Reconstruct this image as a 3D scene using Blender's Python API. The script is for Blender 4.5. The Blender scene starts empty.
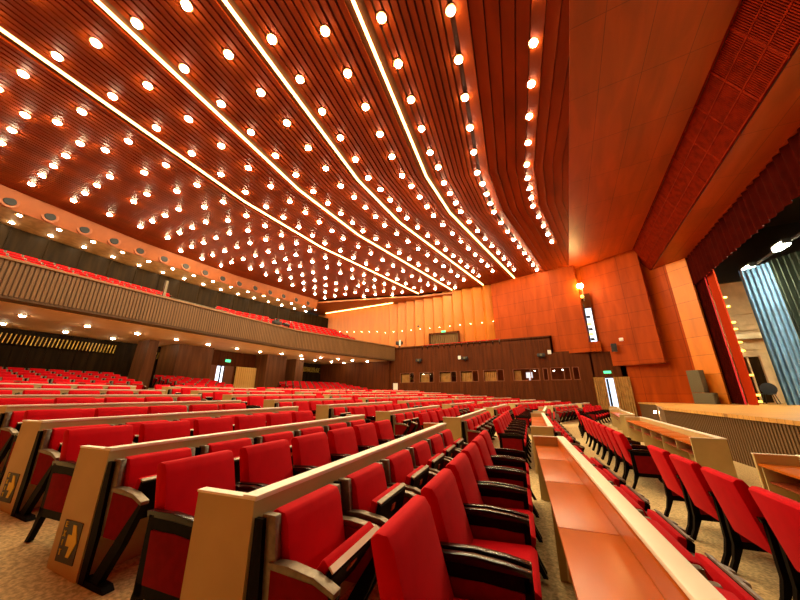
import bpy, bmesh, math, random
from mathutils import Vector, Matrix
random.seed(4)
PI = math.pi
H = 1.36                      # eye height over the floor beside the first desk row; all heights below are relative to the eye
SC = bpy.context.scene
COL = SC.collection

# ------------------------------------------------------------------ materials
MATS = {}
def srgb(r, g, b):
    f = lambda c: (c / 255 / 12.92) if c / 255 <= .04045 else ((c / 255 + .055) / 1.055) ** 2.4
    return (f(r), f(g), f(b), 1)
def mat(name, col, rough=.6, metal=0, noise=None, wood=None, plank=None, emit=None, sheen=0, spec=.5, bump=0, coord='Object', coat=0):
    if name in MATS: return MATS[name]
    m = bpy.data.materials.new(name); m.use_nodes = True
    nt = m.node_tree; N = nt.nodes; L = nt.links
    b = N['Principled BSDF']
    b.inputs['Base Color'].default_value = col
    b.inputs['Roughness'].default_value = rough
    b.inputs['Metallic'].default_value = metal
    b.inputs['Specular IOR Level'].default_value = spec
    if sheen:
        b.inputs['Sheen Weight'].default_value = sheen; b.inputs['Sheen Roughness'].default_value = .4
        b.inputs['Sheen Tint'].default_value = (1, .25, .2, 1)
    if coat: b.inputs['Coat Weight'].default_value = coat; b.inputs['Coat Roughness'].default_value = .15
    if emit:
        b.inputs['Emission Color'].default_value = emit[0]; b.inputs['Emission Strength'].default_value = emit[1]
    tc = N.new('ShaderNodeTexCoord')
    last = None
    def mixcol(fac, a, c2):
        mx = N.new('ShaderNodeMix'); mx.data_type = 'RGBA'
        L.new(fac, mx.inputs[0])
        for s, v in ((6, a), (7, c2)):
            if isinstance(v, tuple): mx.inputs[s].default_value = v
            else: L.new(v, mx.inputs[s])
        return mx.outputs[2]
    def dk(k): return (col[0] * k, col[1] * k, col[2] * k, 1)
    cur = col
    if wood:                                   # wood = (scale vector, amount)
        mp = N.new('ShaderNodeMapping'); mp.inputs['Scale'].default_value = wood[0]
        L.new(tc.outputs[coord], mp.inputs['Vector'])
        nz = N.new('ShaderNodeTexNoise'); nz.inputs['Scale'].default_value = 1; nz.inputs['Detail'].default_value = 5
        nz.inputs['Distortion'].default_value = .6
        L.new(mp.outputs[0], nz.inputs['Vector'])
        rp = N.new('ShaderNodeValToRGB'); rp.color_ramp.elements[0].position = .3; rp.color_ramp.elements[1].position = .7
        L.new(nz.outputs['Fac'], rp.inputs['Fac'])
        cur = mixcol(rp.outputs['Color'], dk(1 - wood[1]), dk(1 + wood[1] * .7)); last = nz.outputs['Fac']
    if noise:                                  # noise = (scale, amount)
        nz = N.new('ShaderNodeTexNoise'); nz.inputs['Scale'].default_value = noise[0]; nz.inputs['Detail'].default_value = 4
        L.new(tc.outputs[coord], nz.inputs['Vector'])
        rp = N.new('ShaderNodeValToRGB'); rp.color_ramp.elements[0].position = .35; rp.color_ramp.elements[1].position = .65
        L.new(nz.outputs['Fac'], rp.inputs['Fac'])
        cur = mixcol(rp.outputs['Color'], dk(1 - noise[1]), dk(1 + noise[1])); last = nz.outputs['Fac']
    if plank:                                  # plank = (rotation, brick width, row height, seam width)
        mp = N.new('ShaderNodeMapping'); mp.inputs['Rotation'].default_value = plank[0]
        L.new(tc.outputs[coord], mp.inputs['Vector'])
        bk = N.new('ShaderNodeTexBrick'); bk.inputs['Scale'].default_value = 1
        bk.inputs['Brick Width'].default_value = plank[1]; bk.inputs['Row Height'].default_value = plank[2]
        bk.inputs['Mortar Size'].default_value = plank[3]; bk.offset = 0
        bk.inputs['Color1'].default_value = (1, 1, 1, 1); bk.inputs['Color2'].default_value = (.86, .86, .86, 1); bk.inputs['Mortar'].default_value = (.45, .4, .4, 1)
        L.new(mp.outputs[0], bk.inputs['Vector'])
        mx = N.new('ShaderNodeMix'); mx.data_type = 'RGBA'; mx.blend_type = 'MULTIPLY'; mx.inputs[0].default_value = 1
        if isinstance(cur, tuple): mx.inputs[6].default_value = cur
        else: L.new(cur, mx.inputs[6])
        L.new(bk.outputs['Color'], mx.inputs[7]); cur = mx.outputs[2]
    if not isinstance(cur, tuple): L.new(cur, b.inputs['Base Color'])
    if bump and last is not None:
        bp = N.new('ShaderNodeBump'); bp.inputs['Strength'].default_value = bump; bp.inputs['Distance'].default_value = .01
        L.new(last, bp.inputs['Height']); L.new(bp.outputs[0], b.inputs['Normal'])
    MATS[name] = m
    return m

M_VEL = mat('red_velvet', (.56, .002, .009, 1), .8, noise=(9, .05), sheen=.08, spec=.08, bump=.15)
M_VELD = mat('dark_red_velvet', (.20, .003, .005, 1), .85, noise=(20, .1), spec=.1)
M_BLK = mat('black_lacquered_wood', (.008, .004, .003, 1), .2, noise=(30, .3), spec=.35)
M_BLKM = mat('black_satin_frame', (.005, .003, .002, 1), .5, noise=(30, .3), spec=.05)
M_BRZ = mat('worn_bronze_metal', (.19, .15, .10, 1), .42, metal=.5, noise=(25, .2))
M_TAN = mat('gold_tan_laminate', (.52, .40, .17, 1), .5, noise=(3, .06), spec=.25)
M_CAP = mat('cream_top_laminate', (.92, .86, .70, 1), .4, noise=(5, .03))
M_ORB = mat('orange_desk_veneer', (.50, .105, .004, 1), .3, wood=((3, .6, 3), .25), spec=.35)
M_CARPET = mat('beige_brown_carpet', (.56, .41, .20, 1), .95, noise=(38, .3), spec=.1, bump=.5)
M_CEIL = mat('red_brown_ceiling_slats', (.23, .030, .003, 1), .42, wood=((1.5, .4, 1), .25), spec=.14)
M_CEILD = mat('dark_ceiling_gap', (.05, .008, .003, 1), .8)
M_ORG = mat('orange_veneer_panels', (.36, .050, .0008, 1), .48, wood=((2.2, 2.2, .35), .22), plank=((PI / 2, 0, 0), 2.4, 1.15, .012), spec=.1)
M_ORGB = mat('lit_orange_veneer', (.80, .24, .003, 1), .45, wood=((2, 2, .4), .15), plank=((PI / 2, 0, 0), 1.2, 1.15, .012))  # panel veneer made brighter: the stronger light on this face is in the colour
M_ORGH = mat('orange_ceiling_veneer', (.36, .046, .001, 1), .45, wood=((2.0, .35, .35), .25), plank=((0, 0, PI / 2), 2.6, 1.25, .012))
M_FOLD = mat('golden_orange_fold_panels', (.54, .155, .005, 1), .45, wood=((2.5, 2.5, .3), .15))
M_DRK = mat('dark_brown_wood', (.085, .020, .004, 1), .55, wood=((5, 5, .35), .35), spec=.08)
M_DRKR = mat('dark_rear_wall_wood', (.020, .010, .003, 1), .5, wood=((4, 4, .4), .5), spec=.05)
M_BAL = mat('brown_ribbed_wood', (.17, .085, .028, 1), .5, wood=((3, 3, .5), .15))
M_BALD = mat('dark_groove_and_shadow', (.08, .038, .014, 1), .7)  # groove backing, reused for the painted shadow band under the balcony
M_SOF = mat('tan_plaster_soffit', (.62, .35, .18, 1), .7, noise=(2, .05))
M_LSOF = mat('brown_panel_soffit', (.42, .24, .11, 1), .6, wood=((3, 3, 1), .3))
M_COVE = mat('orange_cove_plaster', (.32, .08, .014, 1), .5, noise=(2, .08))
M_GRL = mat('red_grille_wood', (.17, .010, .0008, 1), .7, noise=(4, .2), spec=.02)
M_GLD = mat('golden_slats', (.95, .62, .10, 1), .4, noise=(6, .2))
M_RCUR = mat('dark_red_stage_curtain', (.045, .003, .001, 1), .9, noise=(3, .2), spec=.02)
M_RCURB = mat('pink_curtain_highlight', (.60, .03, .05, 1), .7, spec=.2)  # highlight on the red curtain, painted as a pink colour
M_RFLAT = mat('orange_red_drape', (.36, .026, .002, 1), .7, spec=.1)
M_BLUE = mat('blue_stage_curtain', (.13, .30, .52, 1), .75, noise=(2, .15))
M_GRN = mat('dark_green_stage_curtain', (.012, .022, .012, 1), .9)
M_STG = mat('golden_stage_boards', (.78, .42, .11, 1), .32, wood=((.6, 6, 1), .2), plank=((0, 0, 0), 4, .25, .01))
M_BEI = mat('beige_stage_wall', (.66, .50, .28, 1), .8, noise=(2, .1))
M_GREY = mat('grey_speaker_cloth', (.13, .115, .07, 1), .8, noise=(60, .2), spec=.1)
M_BLACK = mat('matt_black', (.012, .012, .012, 1), .6)
M_WHT = mat('white_plastic', (.75, .72, .68, 1), .5)
M_GCUR = mat('gold_brown_curtain', (.40, .21, .05, 1), .75, noise=(3, .2))
M_GLASS = None
M_LAMP = mat('warm_lamp_glow', (1, .9, .7, 1), .5, emit=((1, .82, .49, 1), 112))
M_LAMPS = mat('soffit_lamp_glow', (1, .9, .7, 1), .5, emit=((1, .82, .49, 1), 112))
M_STRIP = mat('strip_tube_glow', (1, .8, .5, 1), .5, emit=((1, .52, .13, 1), 13))
M_SPOT = mat('wall_spot_glow', (1, .85, .5, 1), .5, emit=((1, .62, .2, 1), 160))
M_STAGEL = mat('stage_light_glow', (1, .95, .7, 1), .5, emit=((1, .88, .58, 1), 420))
M_YEL = mat('yellow_side_light_glow', (1, .8, .2, 1), .5, emit=((1, .55, .06, 1), 3))
M_FOLDL = mat('small_uplight_glow', (1, .8, .4, 1), .5, emit=((1, .60, .2, 1), 60))
M_DAY = mat('daylit_glass', (.8, .9, 1, 1), .3, emit=((.62, .78, 1, 1), 1.3))
M_GREEN = mat('green_exit_glow', (.05, .5, .2, 1), .5, emit=((.1, .9, .35, 1), 1.2))
M_RING = mat('brass_lamp_ring', (.45, .18, .05, 1), .35, metal=.7)
M_YARROW = mat('dull_yellow_sign_ink', (.80, .62, .05, 1), .6)
M_SIGNB = mat('black_sign_plate', (.03, .032, .02, 1), .5)
M_ORLAB = mat('orange_number_label', (.55, .12, .03, 1), .5)
M_BLUEC = mat('blue_grey_chair', (.05, .08, .12, 1), .6)
def glassmat():
    m = bpy.data.materials.new('booth_glass'); m.use_nodes = True
    nt = m.node_tree; nt.nodes.remove(nt.nodes['Principled BSDF'])
    a = nt.nodes.new('ShaderNodeBsdfTransparent'); g = nt.nodes.new('ShaderNodeBsdfGlossy'); g.inputs['Roughness'].default_value = .03
    x = nt.nodes.new('ShaderNodeMixShader'); x.inputs[0].default_value = .06
    nt.links.new(a.outputs[0], x.inputs[1]); nt.links.new(g.outputs[0], x.inputs[2]); nt.links.new(x.outputs[0], nt.nodes['Material Output'].inputs[0])
    return m
M_GLASS = glassmat()

# ------------------------------------------------------------------ mesh building
class MB:
    def __init__(s): s.v = []; s.f = []; s.m = []
    def add(s, vs, fs, mi=0):
        n = len(s.v); s.v += [tuple(p) for p in vs]; s.f += [tuple(n + i for i in f) for f in fs]; s.m += [mi] * len(fs)
    def box(s, x0, x1, y0, y1, z0, z1, mi=0):
        s.add([(x0, y0, z0), (x1, y0, z0), (x1, y1, z0), (x0, y1, z0), (x0, y0, z1), (x1, y0, z1), (x1, y1, z1), (x0, y1, z1)],
              [(0, 3, 2, 1), (4, 5, 6, 7), (0, 1, 5, 4), (1, 2, 6, 5), (2, 3, 7, 6), (3, 0, 4, 7)], mi)
    def prism(s, poly, a0, a1, axis='y', mi=0):
        P = []
        for a in (a0, a1):
            for p, q in poly:
                P.append({'y': (p, a, q), 'z': (p, q, a), 'x': (a, p, q)}[axis])
        n = len(poly)
        F = [tuple(range(n)), tuple(range(2 * n - 1, n - 1, -1))]
        for i in range(n):
            j = (i + 1) % n; F.append((i, i + n, j + n, j))
        s.add(P, F, mi)
    def quad(s, a, b, c, d, mi=0): s.add([a, b, c, d], [(0, 1, 2, 3)], mi)
    def slabq(s, a, b, c, d, n, mi=0):      # quad with a thickness vector
        n = Vector(n); P = [Vector(p) for p in (a, b, c, d)]; Q = [p + n for p in P]
        s.add(P + Q, [(0, 1, 2, 3), (7, 6, 5, 4), (0, 4, 5, 1), (1, 5, 6, 2), (2, 6, 7, 3), (3, 7, 4, 0)], mi)
    def wallseg(s, p, q, z0, z1, th=.15, mi=0):   # vertical slab between plan points, thickness away to the left of p->q
        dx, dy = q[0] - p[0], q[1] - p[1]; l = math.hypot(dx, dy) or 1; n = (-dy / l * th, dx / l * th, 0)
        s.slabq((p[0], p[1], z0), (q[0], q[1], z0), (q[0], q[1], z1), (p[0], p[1], z1), n, mi)
    def cyl(s, c, r, h, n=12, axis='z', r2=None, mi=0):
        r2 = r if r2 is None else r2; P = []
        for k, (rr, a) in enumerate(((r, 0), (r2, h))):
            for i in range(n):
                t = 2 * PI * i / n; u, w = rr * math.cos(t), rr * math.sin(t)
                P.append({'z': (c[0] + u, c[1] + w, c[2] + a), 'y': (c[0] + u, c[1] + a, c[2] + w), 'x': (c[0] + a, c[1] + u, c[2] + w)}[axis])
        s.add(P, [tuple(range(n)), tuple(range(2 * n - 1, n - 1, -1))] + [(i, (i + 1) % n, (i + 1) % n + n, i + n) for i in range(n)], mi)
    def dome(s, c, r, h, n=12, rings=3, sgn=-1, mi=0):
        P = []; F = []
        for k in range(rings):
            a = PI / 2 * k / rings
            for i in range(n):
                t = 2 * PI * i / n
                P.append((c[0] + r * math.cos(a) * math.cos(t), c[1] + r * math.cos(a) * math.sin(t), c[2] + sgn * h * math.sin(a)))
        P.append((c[0], c[1], c[2] + sgn * h))
        for k in range(rings - 1):
            for i in range(n): F.append((k * n + i, k * n + (i + 1) % n, (k + 1) * n + (i + 1) % n, (k + 1) * n + i))
        for i in range(n): F.append(((rings - 1) * n + i, (rings - 1) * n + (i + 1) % n, rings * n))
        s.add(P, F, mi)
    def beam(s, a, b, w, h, mi=0):         # straight bar of rectangular section
        a = Vector(a); b = Vector(b); d = (b - a).normalized()
        up = Vector((0, 0, 1)) if abs(d.z) < .95 else Vector((1, 0, 0))
        x = d.cross(up).normalized() * w / 2; y = x.cross(d).normalized() * h / 2
        P = [p + u for p in (a, b) for u in (-x - y, x - y, x + y, -x + y)]
        s.add(P, [(0, 3, 2, 1), (4, 5, 6, 7), (0, 1, 5, 4), (1, 2, 6, 5), (2, 3, 7, 6), (3, 0, 4, 7)], mi)
    def mesh(s, name, mats, bevel=0, seg=2, smooth=False):
        me = bpy.data.meshes.new(name); me.from_pydata(s.v, [], s.f)
        for m in (mats if isinstance(mats, (list, tuple)) else [mats]): me.materials.append(m)
        for p, i in zip(me.polygons, s.m): p.material_index = i
        bm = bmesh.new(); bm.from_mesh(me)
        bmesh.ops.recalc_face_normals(bm, faces=bm.faces)
        if bevel: bmesh.ops.bevel(bm, geom=bm.edges[:], offset=bevel, segments=seg, affect='EDGES', profile=.6, clamp_overlap=True)
        bm.to_mesh(me); bm.free()
        if smooth or bevel:
            for p in me.polygons: p.use_smooth = True
            try: me.set_sharp_from_angle(angle=math.radians(40))
            except Exception: pass
        return me
    def build(s, name, mats, parent=None, lift=None, **kw):
        o = bpy.data.objects.new(name, s.mesh(name, mats, **kw)); COL.objects.link(o)
        if parent is not None: o.parent = parent
        if lift is None: lift = parent is None
        if lift: o.location.z = H
        return o
def tag(o, label=None, cat=None, group=None, kind=None):
    if label: o['label'] = label
    if cat: o['category'] = cat
    if group: o['group'] = group
    if kind: o['kind'] = kind
    return o
def struct(name, mb, mats, parent=None, **kw):
    o = mb.build(name, mats, parent, **kw)
    if parent is None: o['kind'] = 'structure'
    return o
def empty(name, loc, rz=0, label=None, cat=None, group=None, kind=None):
    o = bpy.data.objects.new(name, None); COL.objects.link(o); o.empty_display_size = .2
    o.location = (loc[0], loc[1], loc[2] + H); o.rotation_euler = (0, 0, rz)
    return tag(o, label, cat, group, kind)
def link_mesh(name, me, parent=None, loc=None, rz=0):
    o = bpy.data.objects.new(name, me); COL.objects.link(o)
    if parent is not None: o.parent = parent
    if loc is not None: o.location = (loc[0], loc[1], loc[2] + (H if parent is None else 0))
    o.rotation_euler = (0, 0, rz); return o
def interp(t, x):
    if x <= t[0][0]:
        (a, b), (c, d) = t[0], t[1]
    elif x >= t[-1][0]:
        (a, b), (c, d) = t[-2], t[-1]
    else:
        for (a, b), (c, d) in zip(t, t[1:]):
            if a <= x <= c: break
    return b + (d - b) * (x - a) / (c - a)
ORD = ('first second third fourth fifth sixth seventh eighth ninth tenth eleventh twelfth thirteenth fourteenth fifteenth sixteenth '
       'seventeenth eighteenth nineteenth twentieth twenty-first twenty-second twenty-third twenty-fourth twenty-fifth twenty-sixth '
       'twenty-seventh twenty-eighth twenty-ninth thirtieth').split()

# ------------------------------------------------------------------ plan of the hall
OFF = [(-6, .88), (1.21, 0), (5.6, -.54), (7, -.72), (11.4, -1.15), (12.9, -1.21), (17.3, -1.38), (18.7, -1.21), (23, -.04), (28, 1.2)]
off = lambda y: interp(OFF, y)
ZF = [(-30, .55), (-23, .38), (-18.5, -.2), (-14, -.47), (-12.1, -.605), (-10.3, -.745), (-8.5, -.875), (-6.75, -1.01), (-5, -1.135),
      (-3.23, -1.269), (-1.48, -1.36), (.36, -1.46), (2.6, -1.66), (4.2, -1.86), (9, -1.9)]
zf = lambda x: interp(ZF, x)
CU = [(-25.6, 8.4), (-17.4, 8.4), (-12.4, 9.2), (-9, 10.1), (-7.3, 10.6), (-5.7, 11.1), (-4.1, 12.3), (-2.4, 12.8), (-.27, 13.5), (2, 14)]
CF = [(-25.6, 15.4), (-7.3, 14.9), (-5.7, 15.2), (-4.1, 15.6), (-2.4, 16.4), (-.27, 17), (2, 17.5)]
ZC = 10.5
def xc(u, y):
    a, b = interp(CU, u), interp(CF, u)
    if y < a: return u + .135 * (a - y)
    if y > b: return u + .14 * (y - b)
    return u
def yend(x): return interp([(-24, 25.2), (-15.5, 27.7), (-13, 28.6), (-9, 29.2), (-3, 29.2), (1.6, 27.7)], x)
def endy(u):
    y = 27
    for _ in range(8): y = yend(xc(u, y))
    return y

# ------------------------------------------------------------------ floor
mb = MB(); xs = [x for x, _ in ZF]; ys = [-6 + i * 1.0 for i in range(36)]
xs = [-30, -27, -23, -20.7, -18.5, -16, -14, -12.1, -10.3, -8.5, -6.75, -5, -3.23, -1.48, .36, 1.5, 2.6, 4.2, 7, 11]
for i, y in enumerate(ys):
    for x in xs: mb.v.append((x + off(y), y, zf(x)))
n = len(xs)
for i in range(len(ys) - 1):
    for j in range(n - 1):
        mb.f.append((i * n + j, i * n + j + 1, (i + 1) * n + j + 1, (i + 1) * n + j)); mb.m.append(0)
struct('floor', mb, M_CARPET)

# ------------------------------------------------------------------ main ceiling with slats
STR = [-4.78, -8.0, -11.27, -14.8]
mb = MB()
def slat(u, w, z0, z1, tilt=0):
    ya, yb = -6, endy(u)
    a, b = interp(CU, u), interp(CF, u)
    if xc(u, ya) > 1.95: ya = a - (1.95 - u) / .135
    if xc(u, yb) > 1.95: yb = b + (1.95 - u) / .14
    Y = [ya, a, b, yb]
    P = []
    for y in Y:
        x = xc(u, y)
        P += [(x - w / 2, y, z0), (x + w / 2, y, z0 - tilt), (x + w / 2, y, z1), (x - w / 2, y, z1)]
    F = [(0, 1, 2, 3)]
    for k in range(3):
        for e in range(4):
            F.append((k * 4 + e, k * 4 + (e + 1) % 4, k * 4 + 4 + (e + 1) % 4, k * 4 + 4 + e))
    mb.add(P, F, 0)
u = 1.9
while u > -25.6:
    if u > -2.3: slat(u, .375, ZC - .0, ZC + .09, .07); u -= .40
    else:
        if min(abs(u - s) for s in STR) > .24: slat(u, .165, ZC, ZC + .07)
        u -= .215
us = [-25.7, -17.4, -12.4, -9, -7.3, -5.7, -4.1, -2.4, -.27, 1.6]
G = []
for u in us:
    e = endy(u)
    G.append([(min(xc(u, y), 1.6), y, ZC + .09) for y in (-6, interp(CU, u), interp(CF, u), e)])
for A, B in zip(G, G[1:]):
    for k in range(3): mb.quad(A[k], B[k], B[k + 1], A[k + 1], 1)
mb.quad((1.6, -6, ZC + .09), (2.3, -6, ZC + .09), (2.3, 29, ZC + .09), (1.6, 29, ZC + .09), 1)
mb.quad(*[(x, y, ZC + .35) for x, y in ((-30, -6), (11, -6), (11, 32), (-30, 32))], 1)
ceil = struct('ceiling', mb, [M_CEIL, M_CEILD])

# light strips recessed between the slats
for i, s in enumerate(STR):
    mb = MB(); e = endy(s) - .1
    e -= .35 if i == 0 else 0; Y = [-6, interp(CU, s), interp(CF, s), e]
    for y0, y1 in zip(Y, Y[1:]): mb.beam((xc(s, y0), y0, ZC + .03), (xc(s, y1), y1, ZC + .03), .08, .05)
    o = mb.build('light_strip', M_STRIP)
    tag(o, 'long glowing ceiling light strip, %s of four counting back from the stage' % ORD[i], 'light strip', 'linear light strips in the slatted ceiling')

# round lamps: [(x, y, slope, pitch, count)]
ROWS = [
 [(1.0, 5.0, -.146, 1.37, 7), (-.27, 14.26, 0, .9, 4), (-.06, 18.3, .146, 1.33, 4)],
 [(-1.21, 4.35, -.146, 1.385, 7), (-2.39, 13.6, 0, .96, 4), (-2.23, 17.92, .143, 1.345, 8)],
 [(-3.07, 3.6, -.135, 1.35, 6), (-3.99, 11.4, 0, 1, 1), (-4.14, 12.6, 0, .97, 4), (-4.01, 16.86, .145, 1.345, 8)],
 [(-4.76, 3.1, -.13, 1.33, 7), (-5.74, 12.04, 0, 1.03, 4), (-5.6, 16.42, .13, 1.34, 8)],
 [(-6.36, 2.5, -.13, 1.32, 7), (-7.32, 11.49, 0, 1.04, 4), (-7.18, 15.92, .136, 1.3, 9)],
 [(-7.96, 2.1, -.13, 1.36, 7), (-8.96, 11.36, 0, 1.1, 4), (-8.8, 16.0, .14, 1.34, 9)],
 [(-9.57, .27, -.11, 1.38, 8), (-10.63, 11.1, 0, 1.17, 4), (-10.42, 15.89, .14, 1.38, 10)],
 [(-11.31, -.15, -.115, 1.45, 7), (-12.45, 9.97, 0, 1.21, 5), (-12.23, 16.27, .138, 1.43, 9)],
 [(-12.94, -.6, -.11, 1.47, 7), (-14.06, 9.66, 0, 1.27, 5), (-13.85, 16.2, .135, 1.46, 9)],
 [(-14.76, -1.0, -.115, 1.53, 7), (-15.9, 9.71, 0, 1.35, 5), (-15.67, 16.59, .14, 1.5, 8)],
 [(-16.35, -1.3, -.1, 1.545, 7), (-17.42, 9.51, 0, 1.41, 5), (-17.13, 16.68, .145, 1.53, 8)]]
mb = MB(); mb.cyl((0, 0, -.015), .165, .05, 16); RING = mb.mesh('lamp_ring', M_RING)
mb = MB(); mb.dome((0, 0, -.012), .125, .095, 16, 3); BULB = mb.mesh('bulb', M_LAMP, smooth=True)
mb = MB(); mb.dome((0, 0, -.012), .11, .06, 14, 3); BULBS = mb.mesh('soffit_bulb', M_LAMPS, smooth=True)
def lamp(x, y, z, label, group, me=BULB, cat='ceiling lamp'):
    o = link_mesh('ceiling_lamp', RING, None, (x, y, z)); tag(o, label, cat, group)
    link_mesh('bulb', me, o, (0, 0, 0)); return o
for r, segs in enumerate(ROWS):
    k = 0
    for x, y, s, p, c in segs:
        for i in range(c):
            yy = y + i * p; xx = x + i * p * s
            if math.degrees(math.atan2(xx, yy)) < -97: continue
            lamp(xx, yy, ZC - .01, 'warm round lamp, %s along in the %s ceiling lamp row back from the stage' % (ORD[k], ORD[r]), 'round lamps in the slatted ceiling')
            k += 1
k = 0
for j in range(17):
    y = 1.07 + 1.585 * j; q = 0
    for i, x in enumerate((-17.3, -18.85, -20.3, -21.75, -23.2, -24.6)):
        if i == 0 and not (j < 2 or j > 13): continue
        if i == 5 and not (j in (6, 7, 8)): continue
        if j > 8 and x < xc(-25.1, y): continue
        if y > yend(x) - .25: continue
        if j == 3 and i == 3: continue
        lamp(x + (.25 if j > 8 and i > 1 else .1 if j > 8 else 0), y - (.03 * i), ZC - .01,
             'warm round lamp, %s back in the %s short lamp column above the balcony' % (ORD[q], ORD[j]), 'lamp columns above the balcony')
        q += 1

# lip soffit, cove and its openings above the balcony
mb = MB(); YS = [-6, -3, 0, 3, 6, 8.4, 12, 15.4, 18, 21, 23.5, 25.2]
for a, b in zip(YS, YS[1:]):
    mb.quad((xc(-25.6, a), a, ZC + .1), (xc(-25.6, b), b, ZC + .1), (xc(-25.75, b), b, 10.2), (xc(-25.75, a), a, 10.2), 0)
    mb.quad((xc(-25.75, a), a, 10.2), (xc(-25.75, b), b, 10.2), (xc(-26.0, b), b, 9.55), (xc(-26.0, a), a, 9.55), 0)
    mb.quad((xc(-26.0, a), a, 9.55), (xc(-26.0, b), b, 9.55), (xc(-28.5, b), b, 9.45), (xc(-28.5, a), a, 9.45), 1)
struct('trim_1', mb, [M_COVE, M_LSOF])
mb = MB(); mb.cyl((0, 0, 0), .36, .06, 18, 'x'); OPR = mb.mesh('opening_ring', M_COVE)
mb = MB(); mb.cyl((.04, 0, 0), .27, .05, 18, 'x', .20); OPH = mb.mesh('dark_cone', M_BLACK)
for j in range(16):
    y = 2.3 + 1.545 * j
    if y > 25: break
    x = xc(-25.86, y)
    o = link_mesh('round_vent', OPR, None, (x - .03, y, 9.9), 0)
    tag(o, 'dark round vent opening, %s along the orange cove above the balcony' % ORD[j], 'vent', 'round vents in the orange cove')
    link_mesh('dark_cone', OPH, o, (0, 0, 0))
for j in range(16):
    y = 1.22 + 1.61 * j
    for q, u in enumerate((-26.25, -27.75)):
        yy = y + (.02 * q); x = xc(u, yy)
        if yy > 26 - .3 * q: continue
        lamp(x, yy, 9.49, 'small round lamp, %s along the %s of two soffit rows over the balcony wall' % (ORD[j], ('front', 'rear')[q]), 'paired lamps on the balcony lip soffit', BULBS)

# rear wall above the balcony
mb = MB(); 
for a, b in zip(YS[:-1] + [25.2], YS[1:] + [30]):
    if a >= b: continue
    xa, xb = xc(-28.4, a), xc(-28.4, b)
    mb.slabq((xa, a, 3.2), (xb, b, 3.2), (xb, b, 9.5), (xa, a, 9.5), (-.15, 0, 0))
for j in range(20):
    y = -5 + j * 1.6; x = xc(-28.4, y); mb.box(x - .02, x + .05, y, y + .08, 3.4, 9.45)
struct('wall_rear_upper', mb, M_DRKR)

# ------------------------------------------------------------------ far side wall: fold panels
mb = MB(); X = -28; pts = []; k = 0
while X < -4.6:
    pts.append((X, 29.25 if k % 2 == 0 else 29.7)); X += (.82 if k % 2 == 0 else .28); k += 1
for p, q in zip(pts, pts[1:]): mb.wallseg(p, q, 4.0, ZC + .1, .12)
o = struct('wall_far_upper', mb, M_FOLD)
mb = MB()                                   # ledge joining the ceiling corner with the folds
mb.prism([(-24.2, 25.1), (-15.5, 27.6), (-13, 28.6), (-9.2, 29.2), (-9.2, 30), (-28, 30), (-28, 26)], 10.15, 10.3, 'z')
struct('trim_2', mb, M_COVE)
mb = MB(); mb.beam((-26.6, 29.12, 10.13), (-16.5, 29.12, 10.13), .09, .05)
tag(mb.build('ledge_light', M_STRIP), 'thin bright light line under the ledge above the orange folded wall', 'light strip')
mb = MB(); mb.box(-.05, .05, -.05, .05, 0, .10, 0); mb.dome((0, 0, .10), .045, .05, 8, 2, 1, 1)
UPL = mb.mesh('uplight', [M_BLACK, M_FOLDL])
for j in range(22):
    x = -25.2 + j * 1.1; z = 6.55 if j > 6 else 7.4 - j * .1
    o = link_mesh('wall_uplight', UPL, None, (x + .05, 29.1, z)); tag(o, 'tiny glowing uplight, %s along the orange folded wall from the balcony end' % ORD[j], 'wall lamp', 'uplights on the folded wall')
# curtained doorway above the booths
t = empty('gallery_doorway', (-10.4, 29.1, 4.4), 0, 'dark curtained doorway with green sign in the orange folded wall', 'doorway')
mb = MB(); mb.box(-1.65, -1.5, -.12, .1, 0, 1.62); mb.box(1.5, 1.65, -.12, .1, 0, 1.62); mb.box(-1.65, 1.65, -.12, .1, 1.5, 1.68); mb.build('frame', M_DRK, t)
def pleat(mb, p, q, z0, z1, n, amp, mi=0, zt=None):
    dx, dy = q[0] - p[0], q[1] - p[1]; l = math.hypot(dx, dy); nx, ny = -dy / l, dx / l; P = []
    m = n * 6
    for i in range(m + 1):
        f = i / m; a = amp * math.sin(2 * PI * n * f) * (1 + .3 * math.sin(7 * f))
        for z, kz in ((z0, 1.15), (z1, .8)): P.append((p[0] + dx * f + nx * a * kz, p[1] + dy * f + ny * a * kz, z))
    mb.add(P, [(2 * i, 2 * i + 2, 2 * i + 3, 2 * i + 1) for i in range(m)], mi)
mb = MB(); pleat(mb, (-1.5, 0), (1.5, 0), 0, 1.5, 14, .05); mb.build('curtain', mat('olive_brown_curtain', (.16, .08, .02, 1), .8), t, smooth=True)
mb = MB(); mb.box(-.22, .22, -.16, -.1, 1.66, 1.84); mb.build('exit_sign', M_GREEN, t)

# ------------------------------------------------------------------ far side wall: booths
YB = 27.8; WX = [(-14.85, -13.25), (-12.7, -11.15), (-10.62, -8.88), (-8.55, -6.85), (-6.42, -4.65), (-3.9, -1.82), (-1.56, -1.18), (-1.0, .42), (.58, 1.04)]
mb = MB(); th = .2
mb.box(-16.2, 1.9, YB, YB + th, -2, 1.06); 
mb.box(-16.2, 1.9, YB, YB + th, 2.05, 3.3)
mb.box(-16.2, -.55, YB, YB + th, 3.3, 4.68)
e = -16.2
for a, b in WX + [(1.9, 1.9)]:
    mb.box(e, a, YB, YB + th, 1.06, 2.05); e = b
for j in range(60):
    x = -16.1 + j * .3
    if x < 1.85: mb.box(x, x + .02, YB - .02, YB, -1.9, 1.0)
    if x < -.6: mb.box(x, x + .02, YB - .02, YB, 2.1, 4.66)
mb.box(-16.2, -.55, YB, 29.3, 4.45, 4.55)          # gallery floor
mb.box(-16.2, 1.9, YB + 1.3, YB + 1.4, -2, 4.5)     # rear of the booths
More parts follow.
